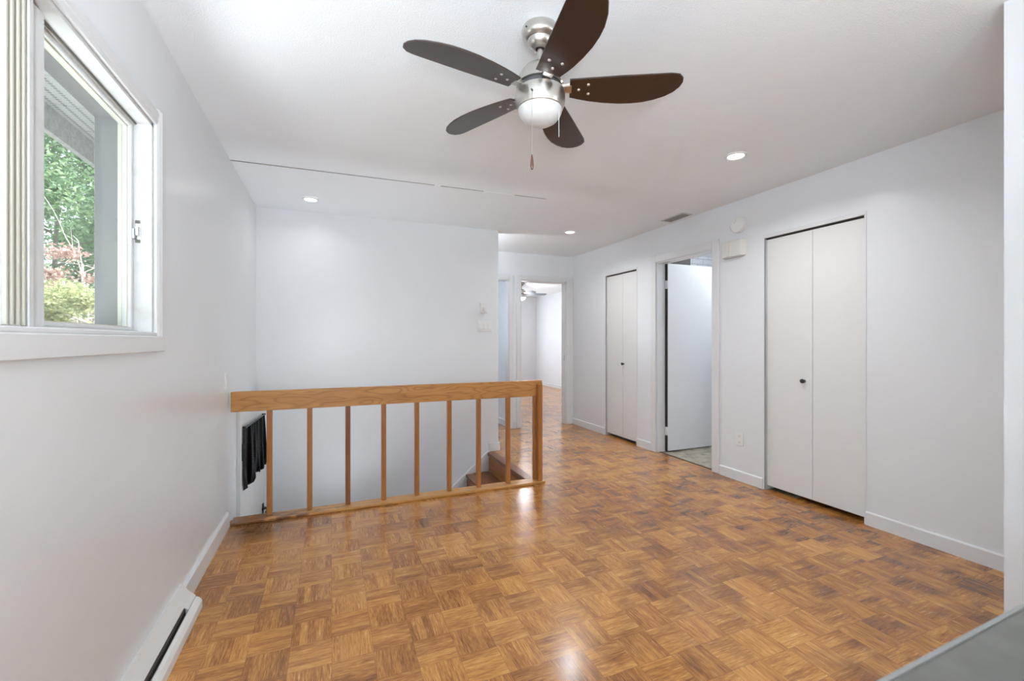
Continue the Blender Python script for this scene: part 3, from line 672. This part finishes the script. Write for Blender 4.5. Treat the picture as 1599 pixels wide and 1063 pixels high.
# ------------------------------------------------------------------ downlights
def downlight(x, y, label, z=CH, power=26):
    t = tag(empty('recessed_downlight', (x, y, z)), label, 'recessed light', 'round recessed ceiling lights')
    o = newbm(); lathe(o, [(.048, -.004), (.056, -.009), (.066, -.006), (.069, 0)], 40, cap=False); smooth_(obj('trim_ring', o, 'trim_white', t))
    o = newbm(); lathe(o, [(.0, -.0035), (.049, -.0035), (.049, -.001)], 32, cap=False); obj('lens', o, 'lens_lit', t)
    d = bpy.data.lights.new('lamp_light', 'AREA'); d.shape = 'DISK'; d.size = .09; d.energy = power; d.color = (.97, .985, 1); d.spread = R(150)
    l = bpy.data.objects.new('lamp_light', d); COL.objects.link(l); l.parent = t; l.location = (0, 0, -.012)
    return t
downlight(-.164, 4.148, 'lit recessed ceiling light over the stairwell, leftmost of them', CH - .005, 1.0)
downlight(2.47, 2.115, 'lit recessed ceiling light nearest the near closet, brightest of them', CH, 9)
downlight(2.481, 4.31, 'lit recessed ceiling light farthest away in the hall', CH, 9)

# ------------------------------------------------------------------ ceiling fan
BL = [(.115, -.050), (.30, -.052), (.49, -.052), (.520, -.046), (.537, -.028), (.541, -.006), (.535, .018), (.518, .043), (.49, .064), (.45, .081), (.405, .091), (.36, .094), (.31, .092), (.25, .083), (.19, .069), (.15, .056), (.115, .044)]
def ceiling_fan(loc, a0, label, lit, blade_mat, pitch=10.25, chains=True):
    f = tag(empty('ceiling_fan', loc), label, 'ceiling fan')   # loc on the ceiling; local z downwards negative
    def L_(name, prof, m, seg=64, sm=True, par=None):
        o = newbm(); lathe(o, prof, seg, cap=False); o = obj(name, o, m, par or f)
        return smooth_(o, 40) if sm else o
    L_('canopy', [(0, -.001), (.069, -.001), (.070, -.006), (.070, -.028), (.066, -.038), (.056, -.046), (.050, -.049), (.049, -.053), (.044, -.064), (.034, -.074), (.024, -.079), (.018, -.080)], 'brushed_nickel')
    L_('downrod', [(.011, -.070), (.011, -.15)], 'brushed_nickel', 24)
    L_('rod_collar', [(.018, -.079), (.015, -.073), (.008, -.073)], 'slot_dark', 24)
    L_('motor_housing', [(.012, -.136), (.020, -.138), (.040, -.144), (.060, -.156), (.076, -.174), (.086, -.194), (.091, -.214), (.093, -.226), (.086, -.228)], 'brushed_nickel')
    L_('motor_core', [(.083, -.224), (.083, -.252), (.02, -.252)], 'slot_dark')
    L_('light_fitter', [(.06, -.246), (.092, -.247), (.0965, -.250), (.098, -.262), (.0975, -.285), (.0945, -.302), (.089, -.316), (.083, -.319)], 'brushed_nickel')
    bowl = L_('glass_bowl', [(.085, -.314), (.0858, -.319), (.084, -.329), (.078, -.343), (.066, -.357), (.048, -.368), (.026, -.3745), (0, -.3765)], 'bowl_lit' if lit else 'bowl_glass')
    for s in range(2):
        o = newbm(); a = R(200 + 0) if s == 0 else R(330)
        o.free()
    zb = -.2405
    for k in range(5):
        A = a0 + 72 * k
        M = Matrix.Rotation(R(A), 4, 'Z') @ Matrix.Translation((0, 0, zb)) @ Matrix.Rotation(R(-pitch), 4, 'X')
        o = newbm(); prism(o, BL, -.003, .003, 'Z')
        bmesh.ops.bevel(o, geom=[e for e in o.edges if abs(e.verts[0].co.z - e.verts[1].co.z) < 1e-6], offset=.0012, segments=1, affect='EDGES')
        bl = obj('blade', o, blade_mat, f); bl.matrix_local = M
        for q, (r_, y_) in enumerate(((.150, .004), (.188, .028), (.186, -.020))):
            if not chains and q: pass
            o = newbm(); lathe(o, [(0, -.0062), (.003, -.006), (.0052, -.0045), (.006, -.0029)], 14, (r_ if q < 2 else r_, y_, 0), cap=False); smooth_(obj('screw', o, 'screw_metal', bl), 60)
        o = newbm(); prism(o, [(.080, -.020), (.118, -.026), (.15, -.034), (.20, -.022), (.20, .028), (.15, .038), (.118, .022), (.080, .018)], .0032, .0062, 'Z')
        ar = obj('blade_arm', o, 'brushed_nickel', f); ar.matrix_local = M
        o = newbm(); prism(o, [(.078, -.016), (.122, -.020), (.122, .018), (.078, .014)], -.0045, .004, 'Z'); o = obj('arm_clamp', o, 'brushed_nickel', ar)
    if chains:
        cx_, cy_ = -.068, -.0715
        o = newbm()
        n = 66
        for i in range(n):
            z = -.292 - i * .0036; bmesh.ops.create_icosphere(o, subdivisions=1, radius=.0012, matrix=Matrix.Translation((cx_, cy_, z)))
        tube(o, (cx_, cy_, -.29), (cx_, cy_, -.53), .0006, seg=5)
        o = obj('pull_chain', o, 'screw_metal', f)
        b2 = newbm(); lathe(b2, [(0, -.530), (.0025, -.531), (.0045, -.545), (.0065, -.565), (.0068, -.574), (.005, -.582), (.003, -.586), (0, -.587)], 20, (cx_, cy_, 0), cap=False); smooth_(obj('chain_fob', b2, 'fob_wood', o), 80)
        b2 = newbm(); tube(b2, (cx_ * .93, cy_ * .93, -.288), (cx_ * 1.08, cy_ * 1.08, -.292), .004, .0035, 12); obj('chain_eyelet', b2, 'slot_dark', f)
        o = newbm(); tube(o, (.050, -.062, -.34), (.050, -.062, -.440), .0009, seg=6); obj('pull_chain', o, 'plastic_white', f)
        o = newbm(); tube(o, (.045, .0507, -.02), (.052, .055, -.02), .003, seg=8); obj('canopy_screw', o, 'screw_metal', f)
        o = newbm(); tube(o, (-.064, -.02, -.022), (-.071, -.022, -.022), .003, seg=8); obj('canopy_screw', o, 'slot_dark', f)
    return f
ceiling_fan((.757, 1.548, CH), -27.9, 'large brushed nickel ceiling fan with five dark brown blades and unlit white bowl', False, 'blade_brown')
f2 = ceiling_fan((3.70, 8.45, CH), -13, 'small distant ceiling fan with lit bowl seen through the bedroom doorway', True, 'blade_grey', chains=False)
d = bpy.data.lights.new('lamp_light', 'POINT'); d.energy = 30; d.shadow_soft_size = .08; d.color = (.95, .96, 1)
l = bpy.data.objects.new('lamp_light', d); COL.objects.link(l); l.parent = f2; l.location = (0, 0, -.50)
# bathroom ceiling lamp
d = bpy.data.lights.new('bathroom_light', 'POINT'); d.shadow_soft_size = .06; d.energy = 26; d.color = (.86, .93, 1)
l = bpy.data.objects.new('bathroom_light', d); COL.objects.link(l); l.location = (4.6, 3.5, CH - .25)
t = tag(empty('bathroom_ceiling_lamp', (4.5, 3.1, CH)), 'round ceiling lamp inside the bathroom', 'ceiling lamp')
o = newbm(); lathe(o, [(0, 0), (.15, 0), (.15, -.02), (.14, -.03), (0, -.03)], 32, cap=False); obj('lamp_base', o, 'trim_white', t)
o = newbm(); lathe(o, [(.135, -.03), (.12, -.05), (0, -.058)], 32, cap=False); obj('lamp_cover', o, 'lens_lit', t)

# ------------------------------------------------------------------ unseen fixtures invented to house the added fill lamps
def fill_housing(name, loc, r_, label, ny):
    t = tag(empty(name, loc), label, 'wall lamp')
    o = newbm(); lathe(o, [(r_ * .35, -.10), (r_ * .8, -.06), (r_, 0), (r_ - .004, 0), (r_ * .75, -.055), (r_ * .3, -.092)], 24); obj('added_fill_bowl', o, 'trim_white', t)
    o = newbm(); box(o, -.03, .03, min(0, ny), max(0, ny), -.10, -.06); obj('added_fill_bracket', o, 'trim_white', t)
fill_housing('hall_fill_housing', (1.0, 4.85, 1.90), .15, 'unseen white bowl added to house the hall fill lamp', -.17)
t = tag(empty('entry_fill_housing', (.20, 3.80, LOW)), 'unseen low white trough added to house the stairwell fill lamp', 'floor lamp')
o = newbm(); box(o, -.47, .02, -.11, .11, .21, .25, bev=.004); box(o, -.40, -.36, -.05, .05, .0005, .21); box(o, -.08, -.04, -.05, .05, .0005, .21); obj('lamp_housing', o, 'trim_white', t)
t = tag(empty('kitchen_fill_housing', (.0, -1.0, 0)), 'unseen long white stand added to house the fill lamp behind the counter', 'floor lamp')
o = newbm(); prism(o, [(-.75, .98), (.75, 1.50), (.75, 1.54), (-.75, 1.02)], -.09, .09, 'X')
for v in o.verts: v.co.z -= .035
obj('lamp_housing', o, 'trim_white', t)
for y, z in ((-.55, 1.02), (.55, 1.40)):
    o = newbm(); box(o, -.12, .12, y - .12, y + .12, .0005, .015); tube(o, (0, y, .01), (0, y, z), .012); obj('stand', o, 'chrome', t)
# ------------------------------------------------------------------ counter in the near right corner
t = tag(empty('kitchen_counter', (0, 0, 0)), 'dark grey countertop in the near right corner, out of focus', 'counter')
b = newbm(); prism(b, [(.22, -.42), (2.246, -.42), (2.246, .285), (.22, .243)], .862, .900, 'Z')
bmesh.ops.bevel(b, geom=b.edges[:], offset=.004, segments=2, affect='EDGES')
obj('countertop', b, 'countertop', t)
b = newbm(); prism(b, [(.215, .2400), (2.245, .2820), (2.245, .2865), (.215, .2445)], .864, .9012, 'Z'); obj('edge_highlight', b, 'edge_highlight', t)  # lighter strip paints the light caught along the counter edge
b = newbm(); box(b, .26, 2.246, -.36, .20, .10, .862); obj('cabinet_body', b, 'cabinet_white', t)
b = newbm(); box(b, .30, 2.246, -.31, .16, .0005, .10); obj('toe_kick', b, 'closet_dark', t)
for i in range(4):
    x = .28 + i * .49; dr = bx('cabinet_door', 'cabinet_white', t, x, x + .48, -.38, -.36, .12, .85, bev=.003)
    h = newbm(); tube(h, (x + .42, -.40, .68), (x + .42, -.40, .80), .005); tube(h, (x + .42, -.40, .69), (x + .42, -.379, .69), .004); tube(h, (x + .42, -.40, .79), (x + .42, -.379, .79), .004); obj('handle', h, 'brushed_nickel', dr)

# ================================================================== outside
sbox('ground', 'grass', 'lawn outside', -60, -.83, -40, 60, LOW - .25, LOW - .2)
b = newbm()
# soffit panels with grooves and vent slots along the left eave
SZ, SX = 2.41, -1.32
nP = 34
for i in range(nP):
    y0 = -4.4 + i * .305; box(b, SX, XLo - .02, y0 + .006, y0 + .299, SZ, SZ + .02)
box(b, SX, XLo - .02, -4.4, 6.0, SZ + .012, SZ + .03)
sf = struct('trim_4', b, 'soffit_vinyl', 'perforated white soffit seen through the window')
m = MAT['soffit_vinyl']; N = NT(m); bs = m.node_tree.nodes['Principled BSDF']
g = N.n('ShaderNodeNewGeometry'); s = N.n('ShaderNodeSeparateXYZ'); N.l(g.outputs['Position'], s.inputs[0])
vx = N.m('FRACT', N.m('MULTIPLY', s.outputs[0], 22.0)); yy = N.m('MULTIPLY', s.outputs[1], 46.0); vy = N.m('FRACT', N.m('ADD', yy, N.m('MULTIPLY', N.m('FLOOR', N.m('MULTIPLY', s.outputs[0], 22.0)), .5)))
hole = N.m('MULTIPLY', N.m('LESS_THAN', N.m('ABSOLUTE', N.m('SUBTRACT', vx, .5)), .16), N.m('LESS_THAN', N.m('ABSOLUTE', N.m('SUBTRACT', vy, .5)), .28))
N.l(N.mix(hole, (.62, .62, .61), (.22, .22, .22)), bs.inputs['Base Color'])
b = newbm(); box(b, SX - .03, SX, -4.4, 6.0, SZ - .13, SZ + .08); struct('trim_5', b, 'fascia', 'grey fascia board under the roof edge')
b = newbm(); prism(b, [(SX - .06, SZ + .08), (SX - .06, SZ + .10), (2.4, SZ + 1.5), (6.2, SZ + .2), (6.2, SZ + .16)], -4.6, 11.6, 'Y'); struct('roof', b, 'roof_shingle', 'roof over the house')

def leaves(bm, centre, rad, n, size, rng, shell=.45):
    cx, cy, cz = centre
    for _ in range(n):
        v = Vector((rng.gauss(0, 1), rng.gauss(0, 1), rng.gauss(0, 1))).normalized() * (shell + (1 - shell) * rng.random())
        p = Vector((cx + v.x * rad[0], cy + v.y * rad[1], cz + v.z * rad[2]))
        s = size * (.6 + .8 * rng.random())
        a = Vector((rng.gauss(0, 1), rng.gauss(0, 1), rng.gauss(0, .6))).normalized(); c = a.cross(Vector((rng.gauss(0, 1), rng.gauss(0, 1), rng.gauss(0, 1)))).normalized()
        n_ = a.cross(c)
        q = [p - a * s, p + c * s * .45 + n_ * s * .12, p + a * s, p - c * s * .45 + n_ * s * .12]
        vv = [bm.verts.new(x) for x in q]; bm.faces.new(vv)
def tree(name, loc, h, crown, leaf, nl, size, label, seed, bark='bark', nb=9, trunk=.08):
    rng = random.Random(seed); t = tag(empty(name, loc), label, 'tree')
    b = newbm(); z0 = 0
    p = Vector((0, 0, 0)); pts = [p.copy()]
    for i in range(5):
        p = p + Vector((rng.uniform(-.08, .08), rng.uniform(-.08, .08), h / 5)); pts.append(p.copy())
    for i in range(5): tube(b, pts[i], pts[i + 1], trunk * (1 - i * .16), trunk * (1 - (i + 1) * .16), 8)
    tips = []
    for i in range(nb):
        q = pts[0].lerp(pts[-1], .35 + .6 * i / nb); a = rng.uniform(0, 6.28); ln = max(crown[0], crown[1]) * rng.uniform(.6, .95)
        m1 = q + Vector((math.cos(a) * ln * .5, math.sin(a) * ln * .5, ln * .22)); m2 = q + Vector((math.cos(a + .3) * ln, math.sin(a + .3) * ln, ln * .30 + rng.uniform(-.1, .3)))
        tube(b, q, m1, trunk * .35, trunk * .22, 6); tube(b, m1, m2, trunk * .22, trunk * .08, 5); tips += [m1, m2]
        for k in range(3):
            m3 = m1.lerp(m2, rng.random()) ; m4 = m3 + Vector((rng.uniform(-.5, .5), rng.uniform(-.5, .5), rng.uniform(.0, .4))) * ln * .6; tube(b, m3, m4, trunk * .1, trunk * .04, 4); tips.append(m4)
    obj('trunk', b, bark, t)
    lf = newbm(); zc = h * crown[3]
    for q in tips:
        leaves(lf, q, (crown[0] * .38, crown[1] * .38, crown[2] * .28), nl // (2 * len(tips)), size, rng, .1)
    for k in range(14):
        v = Vector((rng.gauss(0, 1), rng.gauss(0, 1), rng.gauss(0, 1))).normalized() * .72
        leaves(lf, (v.x * crown[0], v.y * crown[1], zc + v.z * crown[2]), (crown[0] * .34, crown[1] * .34, crown[2] * .25), nl // 28, size, rng, .1)
    o = obj('foliage', lf, leaf, t); return t
GZ = LOW - .2
tree('maple_tree', (-5.1, 11.6, GZ), 6.9, (2.0, 2.0, 2.9, .74), 'leaf_green', 52000, .048, 'sunlit green maple tree seen through the window, in front of the other trees', 1, nb=12)
tree('tall_tree', (-12.4, 14.0, GZ), 7.5, (2.6, 3.0, 3.4, .62), 'leaf_dark', 30000, .085, 'darker green tree standing farthest back outside the window', 2, nb=14, trunk=.14)
tree('tall_tree', (-5.4, 17.2, GZ), 7.0, (2.4, 2.6, 3.2, .62), 'leaf_green', 24000, .085, 'green tree behind the reddish maple outside the window', 7, nb=14, trunk=.14)
tree('tall_tree', (-8.6, 7.2, GZ), 6.2, (2.2, 2.4, 2.6, .62), 'leaf_dark', 16000, .10, 'green tree left of the others, outside the window', 21, nb=12, trunk=.12)
tree('tall_tree', (-8.8, 1.0, GZ), 6.0, (2.2, 2.4, 2.6, .62), 'leaf_green', 12000, .10, 'green tree farthest left in the garden', 22, nb=12, trunk=.12)
tree('red_maple', (-3.15, 7.9, GZ), 3.3, (.8, .8, .38, 1.10), 'leaf_red', 5200, .028, 'small pinkish red maple with pale bare branches outside the window', 3, 'bark_pale', nb=14, trunk=.045)
tree('garden_shrub', (-2.6, 6.2, GZ), 3.25, (.75, .8, .8, .80), 'leaf_yellow', 22000, .026, 'yellow-green shrub at the bottom of the window view', 5, 'bark_pale', nb=9, trunk=.04)

# long pale bare branches rising from the red maple
rm = [o for o in bpy.data.objects if o.name.startswith('red_maple')][0]; rng = random.Random(11); b = newbm()
for k in range(16):
    p = Vector((rng.uniform(-.2, .2), rng.uniform(-.3, .1), 3.2 + rng.uniform(-.3, .5))); d_ = Vector((rng.uniform(-.5, .4), rng.uniform(-.6, 1.0), rng.uniform(-.05, .35))).normalized(); w_ = .008
    tube(b, (0, 0, 2.6), p, .014, .008, 5)
    for i in range(7):
        q = p + d_ * .17; tube(b, p, q, w_, w_ * .86, 5); w_ *= .86; p = q
        d_ = (d_ + Vector((rng.uniform(-.15, .15), rng.uniform(-.15, .15), -.06 + rng.uniform(-.05, .05)))).normalized()
        if i in (2, 4): tube(b, p, p + (d_ + Vector((rng.uniform(-.6, .6), rng.uniform(-.6, .6), .2))).normalized() * .3, w_ * .6, w_ * .3, 4)
obj('bare_branches', b, 'bark_pale', rm)
